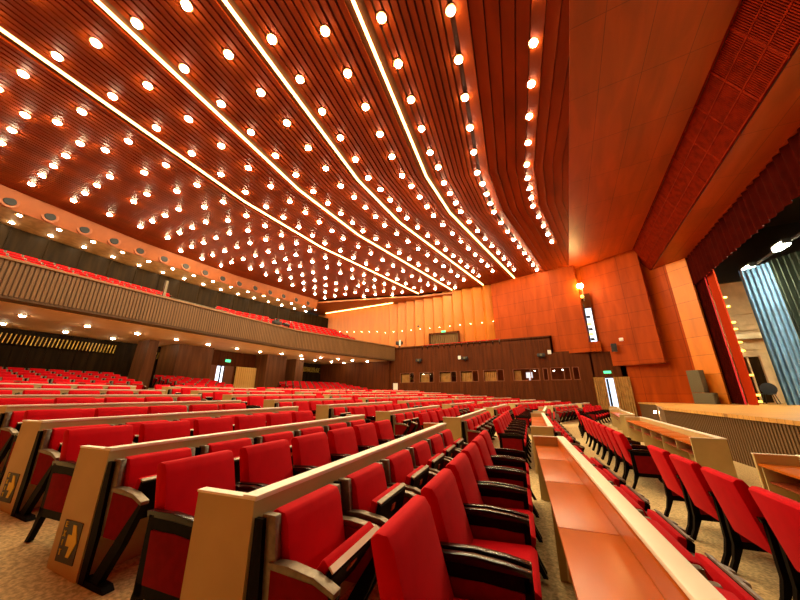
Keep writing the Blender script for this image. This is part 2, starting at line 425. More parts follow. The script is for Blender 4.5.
mb.box(-16.2, 1.9, YB + .2, YB + 1.3, 2.2, 2.3); mb.box(-16.2, 1.9, YB + .2, YB + 1.3, .9, 1.0)
mb.box(-.7, -.55, YB, 29.3, 3.2, 4.68)
struct('wall_far_booths', mb, M_DRK)
for i, (a, b) in enumerate(WX):
    t = MB(); t.box(a, b, YB + .02, YB + .08, 1.06, 1.1); t.box(a, b, YB + .02, YB + .08, 2.01, 2.05); t.box(a, a + .05, YB + .02, YB + .08, 1.06, 2.05); t.box(b - .05, b, YB + .02, YB + .08, 1.06, 2.05)
    w = b - a
    if w > 1.3: t.box(a + w * .66, a + w * .66 + .05, YB + .02, YB + .08, 1.06, 2.05)
    fr = struct('window_%d' % (i + 1), t, mat('orange_brown_window_frame', (.22, .06, .015, 1), .5))
    t = MB(); t.box(a + .05, b - .05, YB + .045, YB + .055, 1.1, 2.01); t.build('pane', M_GLASS, fr)
    if w > 1 and i < 6:
        t = MB(); pleat(t, (a + .1, YB + .22), (a + w * (.62 if i < 5 else .3), YB + .22), 1.02, 1.88, 6, .05)
        o = t.build('booth_curtain', M_GCUR, smooth=True); tag(o, 'gold-brown curtain behind the %s booth window from the balcony side' % ORD[i], 'curtain', 'curtains in the interpreter booths')
mb = MB(); mb.box(-2.9, -2.4, YB + .35, YB + .45, 1.3, 1.75); mb.box(-2.7, -2.6, YB + .35, YB + .5, 1.01, 1.3)
tag(mb.build('booth_monitor', mat('pale_screen', (.6, .65, .7, 1), .4, emit=((.7, .8, 1, 1), .5))), 'pale monitor standing in the sixth booth window from the balcony', 'monitor')
for x, z in ((-.75, 1.85), (-.1, 1.9), (-2.2, 1.9)):
    mb = MB(); mb.dome((x, YB + .6, z), .06, .06, 8, 2)
    tag(mb.build('booth_lamp', mat('booth_lamp_glow', (1, 1, .9, 1), .5, emit=((1, .9, .7, 1), 18))), 'small glowing lamp in booth, %s' % {-.75: 'just beside the narrow window bar', -.1: 'in the middle of the wide last booth window', -2.2: 'beside the pale monitor'}[x], 'lamp')
for j, (x, z) in enumerate(((-12.6, 3.2), (-7.95, 3.16), (-1.5, 3.07))):
    t = empty('wall_projector', (x, YB - .02, z), 0, 'small dark oval projector on bracket, %s along the dark booth wall' % ORD[j], 'projector', 'projectors above the booth windows')
    mb = MB(); mb.box(-.3, .3, -.34, -.06, -.13, .13); mb.build('housing', M_BLACK, t, bevel=.05)
    mb = MB(); mb.cyl((0, -.38, 0), .1, .06, 12, 'y'); mb.build('lens', M_GREY, t)
    mb = MB(); mb.box(-.05, .05, -.08, .02, -.25, .1); mb.build('bracket', M_BLACK, t)
for j, (x, z) in enumerate(((-8.5, 3.27), (-.86, 3.3))):
    mb = MB(); mb.box(x - .13, x + .13, YB - .06, YB, z - .16, z + .16)
    tag(mb.build('wall_notice', M_WHT), ('white square box on the dark wall beside the middle projector', 'white square box on the dark wall beside the last projector')[j], 'wall box')
mb = MB(); mb.box(-15.6, -15.1, YB - .05, YB, -.1 + .45, 1.05)
tag(mb.build('wall_notice', M_WHT), 'upright pale notice board on dark wall below the balcony end', 'notice')
t = empty('followspot', (-15.2, 28.3, 4.55), 0, 'white and black spotlight standing on the booth roof corner', 'spotlight')
mb = MB(); mb.box(-.06, .06, -.06, .06, 0, .5); mb.build('stand', M_BLACK, t)
mb = MB(); mb.box(-.35, .35, -.2, .2, .5, .85); mb.build('body', M_BLACK, t, bevel=.04)
mb = MB(); mb.box(.1, .3, -.22, -.2, .35, .95); mb.build('reflector', M_WHT, t)
mb = MB(); mb.box(.0, .16, -.12, .04, .0, .16)
o = mb.build('wall_camera', M_BLACK); o.location = (-13.3, 29.0, 6.9 + H); tag(o, 'small black camera high on the orange folded wall', 'camera')

# ------------------------------------------------------------------ orange boxes and proscenium splay
PZ = ZC + .05
mb = MB()
mb.slabq((-5.3, 29.2, 3.2), (2.02, 27.45, 3.2), (1.9, 27.45, PZ), (-5.3, 29.2, PZ), (.1, .35, 0))
mb.prism([(-5.3, 29.2), (2.02, 27.45), (2.35, 28.6), (2.35, 29.6), (-5.3, 29.6)], 3.12, 3.2, 'z')
struct('wall_panel_far', mb, M_ORG)
mb = MB()
mb.slabq((1.35, 28.75, 2.05), (6.05, 26.45, 2.02), (6.05, 26.45, PZ), (1.35, 28.75, PZ), (.15, .3, 0))
mb.prism([(1.35, 28.75), (6.05, 26.45), (6.7, 27.4), (1.35, 29.6)], 2.0, 2.06, 'z')
struct('wall_panel_front', mb, M_ORG)
mb = MB()
mb.wallseg((3.9, 27.85), (6.4, 27.1), -2, PZ, .15)
mb.wallseg((6.4, 27.1), (7.3, 25.85), -2, PZ, .15)
struct('wall_splay', mb, M_ORG)
mb = MB(); mb.wallseg((7.3, 25.85), (8.12, 24.95), -1, PZ, .15); mb.box(8.14, 8.24, 25.2, 31, -1, 12)
struct('wall_proscenium', mb, M_ORGB)
mb = MB(); mb.box(1.9, 2.02, YB, YB + .2, -2, 3.2); mb.box(3.72, 4.3, YB, YB + .2, -2, 3.1); mb.box(1.9, 4.3, YB, YB + .2, 1.2, 3.1)
struct('wall_far_door', mb, M_DRK)
# narrow daylit window between the two orange boxes
mb = MB(); mb.box(2.1, 2.2, 27.9, 28.0, 3.9, 6.8); mb.box(2.62, 2.72, 27.9, 28.0, 3.9, 6.8); mb.box(2.1, 2.72, 27.9, 28.0, 3.85, 3.93); mb.box(2.1, 2.72, 27.85, 28.05, 6.65, 7.9)
w = struct('window_10', mb, M_DRK)
mb = MB(); mb.box(2.18, 2.64, 27.93, 27.96, 3.93, 6.66); mb.build('pane', M_DAY, w)
mb = MB(); mb.box(2.02, 2.75, 27.5, 28.0, 3.12, 3.88); struct('trim_3', mb, M_ORG)
t = empty('projector_lamps', (2.15, 27.2, 4.0), 0, 'column of small spotlights standing against the narrow bright window', 'spotlight')
for k, (z, em) in enumerate(((.5, 1), (1.3, 1), (.9, 0), (1.9, 0), (0.1, 0))):
    mb = MB(); mb.cyl((0.05, .5, z), .10, .25, 10, 'x'); mb.build('lamp_head', M_YEL if em else M_BLACK, t)
mb = MB(); mb.box(-.03, .03, .5, .56, -.1, 3.0); mb.build('pole', M_BLACK, t)
t = empty('wall_spotlight', (2.1, 27.3, 8.4), 0, 'brilliant yellow spotlight at the upper corner of the orange wall box', 'spotlight')
mb = MB(); mb.dome((0, -.1, 0), .24, .2, 14, 4, 1); mb.dome((0, -.1, 0), .24, .2, 14, 4, -1); mb.build('bulb', M_SPOT, t, smooth=True)
mb = MB(); mb.dome((.02, -.1, -.9), .13, .13, 12, 3, 1); mb.dome((.02, -.1, -.9), .13, .13, 12, 3, -1); mb.build('lower_bulb', M_YEL, t, smooth=True)
mb = MB(); mb.box(.1, .17, 0, .3, -1.2, .3); mb.build('bracket', M_BRZ, t)
mb = MB(); mb.box(3.9, 4.15, 26.95, 27.1, 3.72, 3.95); tag(mb.build('wall_sensor', M_WHT, bevel=.03), 'small white sensor box on the orange wall panel by the stage', 'sensor')
mb = MB(); mb.box(3.35, 3.7, 27.2, 27.4, 3.0, 3.6); tag(mb.build('wall_speaker', M_BLACK, bevel=.03), 'small black loudspeaker at the foot of the orange wall panel', 'speaker')
# doorway with curtains and the green sign
FD = -1.75
d = struct('door_1', (lambda m: (m.box(2.02, 2.08, YB - .05, YB + .25, FD, 1.2), m.box(3.68, 3.74, YB - .05, YB + .25, FD, 1.2), m.box(2.02, 3.74, YB - .05, YB + .25, 1.15, 1.24), m)[-1])(MB()), M_DRK)
mb = MB(); mb.box(2.55, 3.3, YB + .5, YB + .55, FD, 1.15); mb.build('leaf', M_DAY, d)
mb = MB(); mb.box(2.72, 2.85, YB + .4, YB + .45, FD, 1.1); mb.build('frame_post', M_BLACK, d)
mb = MB(); pleat(mb, (1.86, YB - .15), (2.62, YB - .1), FD, 1.2, 6, .06)
tag(mb.build('door_curtain', M_GCUR, smooth=True), 'gold-brown pleated curtain at the booth side of the bright doorway', 'curtain', 'door curtains')
mb = MB(); pleat(mb, (3.12, YB - .1), (4.1, YB - .25), FD, 1.2, 7, .06)
tag(mb.build('door_curtain', M_GCUR, smooth=True), 'gold-brown pleated curtain at the stage side of the bright doorway', 'curtain', 'door curtains')
mb = MB(); mb.box(2.62, 3.08, YB - .08, YB, 1.48, 1.66); tag(mb.build('exit_sign', M_GREEN), 'small green exit sign on dark wall above the bright doorway', 'exit sign')

# ------------------------------------------------------------------ apron ceiling, grille, soffit, valance
mb = MB(); mb.slabq((1.6, -6, ZC - .12), (5.75, -6, ZC - .02), (5.95, 29, ZC - .02), (1.6, 29, ZC - .12), (0, 0, .02)); mb.box(1.58, 1.62, -6, 28, ZC - .13, ZC + .09)
struct('ceiling_apron', mb, M_ORGH)
mb = MB(); A = lambda f, g: (5.75 + .2 * g + f * .78, -6 + 35 * g, ZC - f * 1.82)
mb.quad(A(0, 0), A(0, 1), A(1, 1), A(1, 0), 1)
for i in range(430):
    g = .12 + i / 430 * .84; p, q = A(.04, g), A(.97, g); mb.slabq(p, (p[0], p[1] + .035, p[2]), (q[0], q[1] + .035, q[2]), q, (-.05, 0, -.02), 0)
for f in (.0, .33, .66, .97):
    p, q = A(f, 0), A(f, 1); mb.beam((p[0] - .04, p[1], p[2]), (q[0] - .04, q[1], q[2]), .05, .07)
for i in range(24):
    p, q = A(0, i / 24), A(1, i / 24); mb.beam((p[0] - .04, p[1], p[2]), (q[0] - .04, q[1], q[2]), .07, .05)
struct('ceiling_grille', mb, [M_GRL, M_CEILD])
mb = MB(); mb.quad((6.53, -6, 8.68), (6.73, 29, 8.68), (8.15, 29, 8.62), (8.15, -6, 8.62)); mb.box(8.12, 8.25, -6, 25, 8.6, 12)
struct('ceiling_soffit', mb, M_ORGH)
mb = MB(); P = []; m = 620
for i in range(m + 1):
    y = -6 + 31.1 * i / m; a = .06 * math.sin(y * 13) * (1 + .4 * math.sin(y * 2.3)); P += [(8.2 + a, y, 6.7), (8.2 + a, y, 8.7)]
mb.add(P, [(2 * i, 2 * i + 2, 2 * i + 3, 2 * i + 1) for i in range(m)])
tag(mb.build('stage_valance', M_RCUR, smooth=True), 'dark red pleated valance hanging along the top of the stage opening', 'curtain')

# ------------------------------------------------------------------ stage
ZS = -.56
SP = [(5.9, -6), (3.6, 17.6), (4.75, 24.8), (4.35, YB), (8.3, 31), (22, 31), (22, -6)]
mb = MB(); mb.prism(SP, ZS - .08, ZS, 'z')
struct('floor_stage', mb, M_STG)
mb = MB()
for p, q in ((SP[0], SP[1]), (SP[1], SP[2]), (SP[2], SP[3])):
    mb.wallseg(p, q, -2, ZS - .06, -.12, 1)
    L = math.hypot(q[0] - p[0], q[1] - p[1]); nb = int(L / .12)
    for i in range(nb):
        f = i / nb; x, y = p[0] + (q[0] - p[0]) * f, p[1] + (q[1] - p[1]) * f; mb.box(x - .02, x + .03, y, y + .075, -2, ZS - .1)
    if p is SP[0]: pass
struct('wall_stage_front', mb, [mat('dark_ribbed_stage_wood', (.15, .08, .03, 1), .5), mat('stage_groove', (.07, .035, .014, 1), .7)])
mb = MB()
for p, q in ((SP[0], SP[1]), (SP[1], SP[2]), (SP[2], SP[3])): mb.beam((p[0] - .03, p[1], ZS - .04), (q[0] - .03, q[1], ZS - .04), .07, .1)
struct('trim_4', mb, M_STG)
mb = MB(); mb.box(3.0, 4.5, 20.5, 27.5, -2, -1.52); struct('trim_5', mb, M_TAN)
mb = MB(); mb.box(4.25, 4.33, 23.1, 23.3, -1.05, -.95); tag(mb.build('step_light', M_LAMPS), 'small bright step light low on the dark stage side', 'step light')
# loudspeakers beside the opening
t = empty('stage_loudspeaker', (7.05, 25.3, ZS), math.radians(-48), 'grey cloth-covered loudspeaker stack on stage against the orange wall', 'loudspeaker')
mb = MB(); mb.box(-.3, .75, -.2, .22, 0, .62); mb.build('lower_cabinet', M_GREY, t, bevel=.02)
mb = MB(); mb.box(-.3, .38, -.2, .22, .64, 1.95); mb.build('upper_cabinet', M_GREY, t, bevel=.02)
# drawn main curtain
t = empty('stage_curtain', (8.38, 22.75, ZS), 0, 'tall drawn dark red stage curtain with a painted pink-red highlight on one fold', 'curtain')
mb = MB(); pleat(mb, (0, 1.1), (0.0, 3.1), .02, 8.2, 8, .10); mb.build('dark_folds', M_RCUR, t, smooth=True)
mb = MB(); pleat(mb, (-.05, .85), (0, 1.12), .02, 7.8, 1, .05); mb.build('highlight_fold', M_RCURB, t, smooth=True)  # separate pleat whose pink colour stands for the curtain's highlight
mb = MB(); mb.box(0.02, .08, -.05, .9, .02, 8.4); mb.build('flat_leg', M_RFLAT, t)
t = empty('light_boom', (9.35, 25.25, ZS), 0, 'upright pole of small yellow side lights behind the red curtain edge', 'stage light')
mb = MB(); mb.beam((0, 0, 0), (0, 0, 6.6), .05, .05); mb.build('pole', M_BRZ, t)
for z in (.15, .5, 1.6, 3.0, 3.5, 4.3, 4.7, 5.7, 6.3):
    mb = MB(); mb.cyl((.05, -.02, z), .06, .16, 10, 'x', .05); mb.build('lamp_head', M_YEL, t)
# stage side scene
mb = MB(); mb.box(8.3, 22, 30.8, 31, -1, 8.2)
for z in (1.5, 3.0, 4.4, 5.6): mb.box(8.3, 22, 30.72, 30.8, z, z + .06)
struct('wall_stage_side', mb, M_BEI)
mb = MB(); mb.box(21.8, 22, -6, 31, -1, 12); mb.box(8.3, 22, -6.2, -6, -1, 12); mb.box(8.3, 22, -6, 31, 12, 12.2); mb.box(8.3, 22, 30.6, 30.8, 8.1, 12); struct('wall_stage_back', mb, M_BLACK)
mb = MB(); mb.box(10.9, 13.2, 30.3, 30.6, 3.75, 4.15); tag(mb.build('wall_beam', mat('pale_painted_beam', (.85, .75, .5, 1), .5)), 'pale horizontal beam on the beige wall beyond the stage', 'beam')
d = struct('door_2', (lambda m: (m.box(11.5, 11.6, 30.5, 30.8, ZS, 2.6), m.box(12.15, 12.45, 30.4, 30.8, ZS, 2.6), m.box(11.0, 12.4, 30.5, 30.8, 2.5, 2.65), m)[-1])(MB()), M_BEI)
mb = MB(); mb.box(10.9, 12.2, 30.6, 30.75, ZS, 2.55); mb.build('leaf', M_DRKR, d)
mb = MB(); mb.box(12.75, 12.95, 30.55, 30.7, .55, .85); tag(mb.build('fire_call_box', mat('red_call_box', (.4, .03, .01, 1), .5)), 'small red box on the beige wall beyond the stage', 'call box')
t = empty('stage_chair', (10.25, 26.1, ZS + .02), math.radians(235), 'dark blue-grey round-backed chair on stage beside the blue curtain', 'chair')
t.scale = (1.15, 1.15, 1.15)
mb = MB(); mb.cyl((-.25, 0, .72), .30, .04, 18, 'x'); mb.build('backrest', M_BLUEC, t)
mb = MB(); mb.cyl((0, 0, .45), .27, .06, 16); mb.build('seat', M_BLUEC, t)
for sx in (-.2, .2):
    for sy in (-.2, .2):
        mb = MB(); mb.beam((sx * .8, sy * .8, .45), (sx * 1.2, sy * 1.2, 0), .03, .03); mb.build('leg', M_BLACK, t)
mb = MB(); pleat(mb, (9.85, 23.75), (10.75, 22.9), ZS + .03, 6.9, 6, .10)
tag(mb.build('blue_curtain', M_BLUE, smooth=True), 'tall pleated light blue side curtain hanging on the stage', 'curtain')
mb = MB(); pleat(mb, (11.7, 24.9), (12.9, 23.2), ZS + .03, 7.6, 8, .12)
tag(mb.build('green_curtain', M_GRN, smooth=True), 'dark green-black side curtain behind the blue stage curtain', 'curtain')
mb = MB(); mb.beam((11, 25.6, 7.4), (11, 8, 7.4), .1, .1)
tag(mb.build('lighting_bar', M_BLACK), 'black lighting bar hung across the stage carrying bright floods', 'lighting bar')
for j, y in enumerate((24.4, 21.2, 17.6)):
    t = empty('stage_flood', (10.6, y, 7.05), 0, 'bright floodlight over the stage, %s from the drawn red curtain' % ORD[j], 'floodlight', 'floods over the stage')
    mb = MB(); mb.box(-.15, .15, -.5, .5, .05, .3); mb.build('housing', M_BLACK, t)
    mb = MB(); mb.box(-.13, .13, -.42, .42, .0, .05); mb.box(-.17, -.15, -.35, .35, .06, .2); mb.build('lamp', M_STAGEL, t)
    mb = MB(); mb.beam((.2, 0, .3), (.4, 0, .42), .05, .05); mb.build('clamp', M_BLACK, t)

# ------------------------------------------------------------------ balcony
BX = [(-6, -16.8), (1.9, -17.5), (9, -17.85), (16.5, -18.1), (28, -15.4)]
bx = lambda y: interp(BX, y)
BZ0, BZ1 = 3.42, 4.78
BY = [-6, -2, 1.9, 5.5, 9, 12, 14.5, 16.5, 20, 24, YB]
mb = MB()
for a, b in zip(BY, BY[1:]):
    mb.slabq((bx(a), a, BZ0), (bx(b), b, BZ0), (bx(b), b, BZ1 - .06), (bx(a), a, BZ1 - .06), (-.15, 0, 0), 1)
y = -6
while y < YB:
    x = bx(y); mb.box(x, x + .03, y, y + .085, BZ0, BZ1 - .06, 0); y += .13
for a, b in zip(BY, BY[1:]): mb.beam((bx(a) - .05, a, BZ1 - .02), (bx(b) - .05, b, BZ1 - .02), .30, .08, 2)
struct('wall_balcony_front', mb, [M_BAL, M_BALD, mat('balcony_rail_wood', (.26, .13, .05, 1), .4)])
mb = MB()
for a, b in zip(BY, BY[1:]):
    mb.slabq((bx(a), a, 3.32), (bx(b), b, 3.32), (bx(b) - .7, b, 3.32), (bx(a) - .7, a, 3.32), (0, 0, .12), 1)  # dark front strip: shadow under the balcony edge put into the colour
    mb.slabq((bx(a) - .7, a, 3.3), (bx(b) - .7, b, 3.3), (-28, b, 3.3), (-28, a, 3.3), (0, 0, .1), 0)
struct('ceiling_balcony_soffit', mb, [M_SOF, M_BALD])
mb = MB()
NR = 9
for j in range(NR):
    z = 3.75 + .40 * j; x0 = -.9 - .93 * j; x1 = x0 - (.93 if j < NR - 1 else 2.2)
    for a, b in zip(BY, BY[1:]):
        mb.slabq((bx(a) + x0, a, z), (bx(b) + x0, b, z), (bx(b) + x1, b, z), (bx(a) + x1, a, z), (0, 0, -.44))
struct('floor_balcony', mb, M_CARPET)
LY = [(3.45, -20.6, -23.75), (5.65, -20.85, -23.9), (7.8, -21.0, -24.25), (9.9, -21.2, -24.2), (12.0, -21.4, -24.3), (14.2, -21.5, -24.1), (16.2, -21.45, -23.95),
      (17.95, -21.0, -23.55), (19.8, -20.65, -23.1), (21.6, -19.95, -22.4), (23.2, -19.2, -22.2), (25.0, -18.8, -21.6), (26.6, -18.1, -21.2)]
for j, (y, a, b) in enumerate(LY):
    lamp(a, y, 3.28, 'small round downlight, %s along the front row under the balcony' % ORD[j], 'downlights under the balcony', BULBS)
    lamp(b, y + .05, 3.28, 'small round downlight, %s along the rear row under the balcony' % ORD[j], 'downlights under the balcony', BULBS)
# followspot camera on the balcony rail and the stairwell guard
t = empty('balcony_camera', (-18.75, 15.3, 4.75), 0, 'black television camera standing behind the balcony rail among red seats', 'camera')
mb = MB(); mb.box(-.15, .15, -.4, .3, .3, .55); mb.box(-.1, .1, -.1, .1, .55, .72); mb.build('body', M_BLACK, t, bevel=.01)
mb = MB(); mb.cyl((.1, .5, .42), .14, .5, 12, 'y'); mb.build('lens', M_BLACK, t)
mb = MB()
for dx, dy in ((-.3, -.3), (.3, 0), (-.3, .3)): mb.beam((0, 0, .3), (dx, dy, -.8), .05, .05)
mb.build('tripod', M_BLACK, t)
mb = MB(); mb.beam((-18.6, 7.6, 4.7), (-18.6, 7.6, 5.95), .12, .12)
tag(mb.build('rail_post', M_BRZ), 'pale upright post at the balcony stair opening', 'post')
t = empty('stair_handrail', (-18.5, 8, 4.7), 0, 'sloping handrails at the balcony stair opening', 'handrail')
for (a, b) in (((-1.5, -.2, .75), (.2, 3.0, .25)), ((-1.4, 3.2, .65), (.2, 5.4, .05))):
    mb = MB(); mb.beam(a, b, .06, .06); mb.beam(b, (b[0], b[1], b[2] - .5), .05, .05); mb.build('rail', M_BRZ, t)
mb = MB(); mb.prism([(-1.2, -.3), (1.2, -.3), (1.2, .0), (-1.2, .55)], 7.8, 13.2, 'y')
o = mb.build('stairwell_wall', M_DRKR); o.location = (-19.6, 0, 4.9 + H); tag(o, 'dark low wall around the balcony stair opening', 'stair wall')

# ------------------------------------------------------------------ below the balcony
def slab_wall(name, pts, z0, z1, m, th=.2):
    mb = MB()
    for p, q in zip(pts, pts[1:]):
        mb.wallseg(p, q, z0, z1, th)
        L = math.hypot(q[0] - p[0], q[1] - p[1]); k = int(L / .6)
        for i in range(1, k):
            f = i / k; x, y = p[0] + (q[0] - p[0]) * f, p[1] + (q[1] - p[1]) * f; mb.box(x - .015, x + .025, y - .015, y + .015, z0, z1)
    return struct(name, mb, m)
slab_wall('wall_rear', [(-24.6, -6), (-25.6, 8), (-26.1, 16), (-24.6, 30)], -.6, 3.35, M_DRKR)
def slats(name, x0, y0, x1, y1, z0, z1, lab):
    mb = MB(); L = math.hypot(x1 - x0, y1 - y0); n = int(L / .16)
    for i in range(n):
        f = i / n; x, y = x0 + (x1 - x0) * f, y0 + (y1 - y0) * f; mb.beam((x, y, z0), (x, y + .05, z1), .03, .08)
    mb.slabq((x0 - .06, y0, z0), (x1 - .06, y1, z0), (x1 - .06, y1, z1), (x0 - .06, y0, z1), (-.02, 0, 0), 1)
    tag(mb.build(name, [M_GLD, M_DRKR]), lab, 'wall grille')
slats('slatted_wall_grille', -24.85, 0, -25.45, 8.6, 2.5, 3.0, 'golden slatted grille strip on the rear wall at the camera end')
slats('slatted_wall_grille', -25.5, 10.2, -25.75, 11.8, 2.4, 2.85, 'short golden slatted grille on the rear wall behind the first pier')
slats('slatted_wall_grille', -25.3, 23.4, -24.9, 27.6, 2.35, 2.85, 'golden slatted grille strip on the rear wall beyond the last pier')
def pier(y0, y1, x0, x1, skew, lab):
    t = MB(); t.add([(x0, y0, -.7), (x1, y0 + .1, -.7), (x1, y1, -.7), (x0, y1, -.7), (x0, y0 + skew, 3.34), (x1, y0 + .1 + skew, 3.34), (x1, y1, 3.34), (x0, y1, 3.34)],
          [(0, 3, 2, 1), (4, 5, 6, 7), (0, 1, 5, 4), (1, 2, 6, 5), (2, 3, 7, 6), (3, 0, 4, 7)])
    struct(lab, t, mat('pier_wood', (.13, .045, .014, 1), .5, spec=.2, wood=((4, 4, .4), .35)))
pier(9.0, 9.75, -24.2, -22.9, .15, 'column_1')
pier(10.9, 13.4, -25.2, -23.0, 0, 'column_2')
pier(17.6, 19.8, -24.2, -22.4, 0, 'column_3')
pier(21.6, 22.7, -24.8, -23.2, 0, 'column_4')
mb = MB(); mb.wallseg((-24.9, 27.1), (-16.0, 27.5), -1, 3.34, .2); struct('wall_far_under_balcony', mb, M_DRK)
# glazed double doors and gold curtain
d = struct('door_3', (lambda m: (m.box(-24.0, -23.8, 13.4, 18, 2.15, 3.34), m.box(-23.9, -23.8, 13.4, 13.5, 0, 2.2), m.box(-23.9, -23.8, 15.75, 15.85, 0, 2.2), m)[-1])(MB()), M_DRK)
mb = MB(); mb.box(-23.9, -23.84, 13.5, 14.35, -.2, 2.15); mb.box(-23.9, -23.84, 15.0, 15.75, -.2, 2.15); mb.build('leaf', mat('door_wood', (.16, .05, .02, 1), .4), d)
mb = MB(); mb.box(-23.92, -23.88, 14.4, 14.62, -.2, 2.1); mb.box(-23.92, -23.88, 14.78, 14.92, -.2, 2.1); mb.build('glass_gap', mat('bright_gap', (.9, .9, 1, 1), .4, emit=((.75, .82, 1, 1), 1.6)), d)
mb = MB(); pleat(mb, (-23.75, 15.9), (-23.6, 17.7), -.3, 2.15, 10, .07)
tag(mb.build('door_curtain', mat('gold_curtain', (.85, .60, .22, 1), .7), smooth=True), 'pale gold pleated curtain under the balcony beside the glazed doors', 'curtain')
mb = MB(); mb.box(-23.78, -23.72, 14.9, 15.3, 2.45, 2.65); tag(mb.build('exit_sign', M_GREEN), 'small green exit sign under the balcony above the glazed doors', 'exit sign')

# near side wall and closing walls
mb = MB(); mb.box(-30, 8.3, -6.2, -6, -2, 12); struct('wall_near', mb, M_ORG)

# ------------------------------------------------------------------ seats: fixed tip-up kind and free-standing kind
def fixed_parts():
    P = []
    m = MB(); m.prism([(.02, .785), (.06, .812), (.12, .80), (.145, .75), (.22, .42), (.10, .40)], -.25, .25); P.append(('backrest', m, M_VEL, .018))
    for s in (-1, 1):
        m = MB(); a, b = sorted((s * .256, s * .300)); m.prism([(.02, .80), (.105, .80), (.135, .59), (.10, .3), (.03, .3)], a, b); P.append(('side_frame', m, M_BRZ, .008))
        m = MB(); a, b = sorted((s * .300, s * .325)); m.prism([(.0, .785), (.05, .785), (.09, .3), (.07, .02), (.01, .02)], a, b); P.append(('rear_post', m, M_BLKM, 0))
        m = MB(); a, b = sorted((s * .256, s * .315)); m.prism([(.10, .615), (.22, .618), (.36, .60), (.47, .56), (.47, .535), (.36, .572), (.10, .588)], a, b); P.append(('armrest', m, M_BRZ, .008))
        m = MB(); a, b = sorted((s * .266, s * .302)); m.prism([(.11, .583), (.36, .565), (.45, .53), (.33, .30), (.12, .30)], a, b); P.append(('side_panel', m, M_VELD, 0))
        m = MB(); a, b = sorted((s * .262, s * .308)); m.prism([(.44, .54), (.47, .535), (.35, .28), (.20, .04), (.10, .04), (.29, .33)], a, b); P.append(('leg', m, M_BLKM, 0))
        m = MB(); a, b = sorted((s * .245, s * .318)); m.prism([(.02, 0), (.30, 0), (.26, .035), (.02, .05)], a, b); P.append(('foot', m, M_BLKM, .006))
    m = MB(); m.prism([(.20, .44), (.25, .42), (.31, .665), (.26, .68)], -.245, .245); P.append(('seat_cushion', m, M_VEL, .018))
    m = MB(); m.prism([(.252, .40), (.275, .385), (.34, .645), (.312, .665)], -.25, .25); P.append(('seat_shell', m, M_BLKM, .008))
    m = MB(); m.prism([(.305, .668), (.309, .676), (.338, .664), (.334, .655)], -.25, .25); P.append(('seat_rim', m, M_BRZ, 0))
    m = MB(); m.prism([(.330, .600), (.324, .602), (.313, .560), (.319, .558)], -.03, .03); P.append(('number_plate', m, M_ORLAB, 0))
    m.v = [(x + .004, y, z - .004) for x, y, z in m.v]
    return P
def free_parts():
    P = []
    m = MB(); m.prism([(-.012, .85), (.02, .875), (.07, .87), (.10, .82), (.225, .40), (.12, .34)], -.264, .264); P.append(('backrest', m, M_VEL, .022))
    m = MB(); m.prism([(.18, .36), (.18, .46), (.57, .475), (.61, .45), (.59, .38)], -.255, .255); P.append(('seat', m, M_VEL, .022))
    m = MB(); m.prism([(.16, .33), (.55, .345), (.55, .37), (.16, .36)], -.25, .25); P.append(('seat_shell', m, M_BLKM, 0))
    for s in (-1, 1):
        a, b = sorted((s * .270, s * .312))
        m = MB(); m.prism([(.07, .618), (.30, .628), (.46, .617), (.575, .598), (.575, .562), (.46, .58), (.30, .588), (.08, .58)], a, b); P.append(('armrest', m, M_BLK, .006))
        m = MB(); m.prism([(.10, .60), (.145, .60), (.165, .22), (.10, .22)], a, b); m.prism([(.535, .57), (.573, .565), (.575, .22), (.535, .22)], a, b)
        m.prism([(.10, .26), (.575, .26), (.575, .20), (.11, .20)], a, b); m.prism([(.14, .59), (.56, .58), (.56, .52), (.14, .53)], a, b); P.append(('side_frame', m, M_BLKM, 0))
        a2, b2 = sorted((s * .266, s * .318))
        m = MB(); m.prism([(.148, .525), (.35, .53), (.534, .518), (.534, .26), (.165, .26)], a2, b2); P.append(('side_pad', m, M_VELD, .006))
        m = MB(); m.prism([(.53, .22), (.575, .22), (.61, .10), (.66, 0), (.625, 0), (.565, .10)], a, b); P.append(('leg', m, M_BLKM, 0))
        m = MB(); m.prism([(.10, .22), (.165, .22), (.11, .10), (.06, 0), (.02, 0), (.07, .10)], a, b); P.append(('leg', m, M_BLKM, 0))
    return P
def make_kind(parts):
    meshes = [(n, m.mesh(n, mt, bevel=bv)) for n, m, mt, bv in parts]
    mats = [M_VEL, M_BRZ, M_BLKM, M_BLK, M_VELD, M_CAP, M_ORLAB]
    bm = bmesh.new()
    for (n, me), (_, _, mt, _) in zip(meshes, parts):
        k = len(bm.faces); bm.from_mesh(me); bm.faces.ensure_lookup_table()
        for f in bm.faces[k:]: f.material_index = mats.index(mt)
    whole = bpy.data.meshes.new('whole_seat'); bm.to_mesh(whole); bm.free()
    for m in mats: whole.materials.append(m)
    low = MB()
    for n, m, mt, bv in parts:
        if n in ('foot', 'number_plate', 'seat_shell'): continue
        k = len(low.v); low.v += m.v; low.f += [tuple(k + i for i in f) for f in m.f]; low.m += [mats.index(mt)] * len(m.f)
    return dict(parts=meshes, whole=whole, low=low, mats=mats)
KF, KR = make_kind(fixed_parts()), make_kind(free_parts())

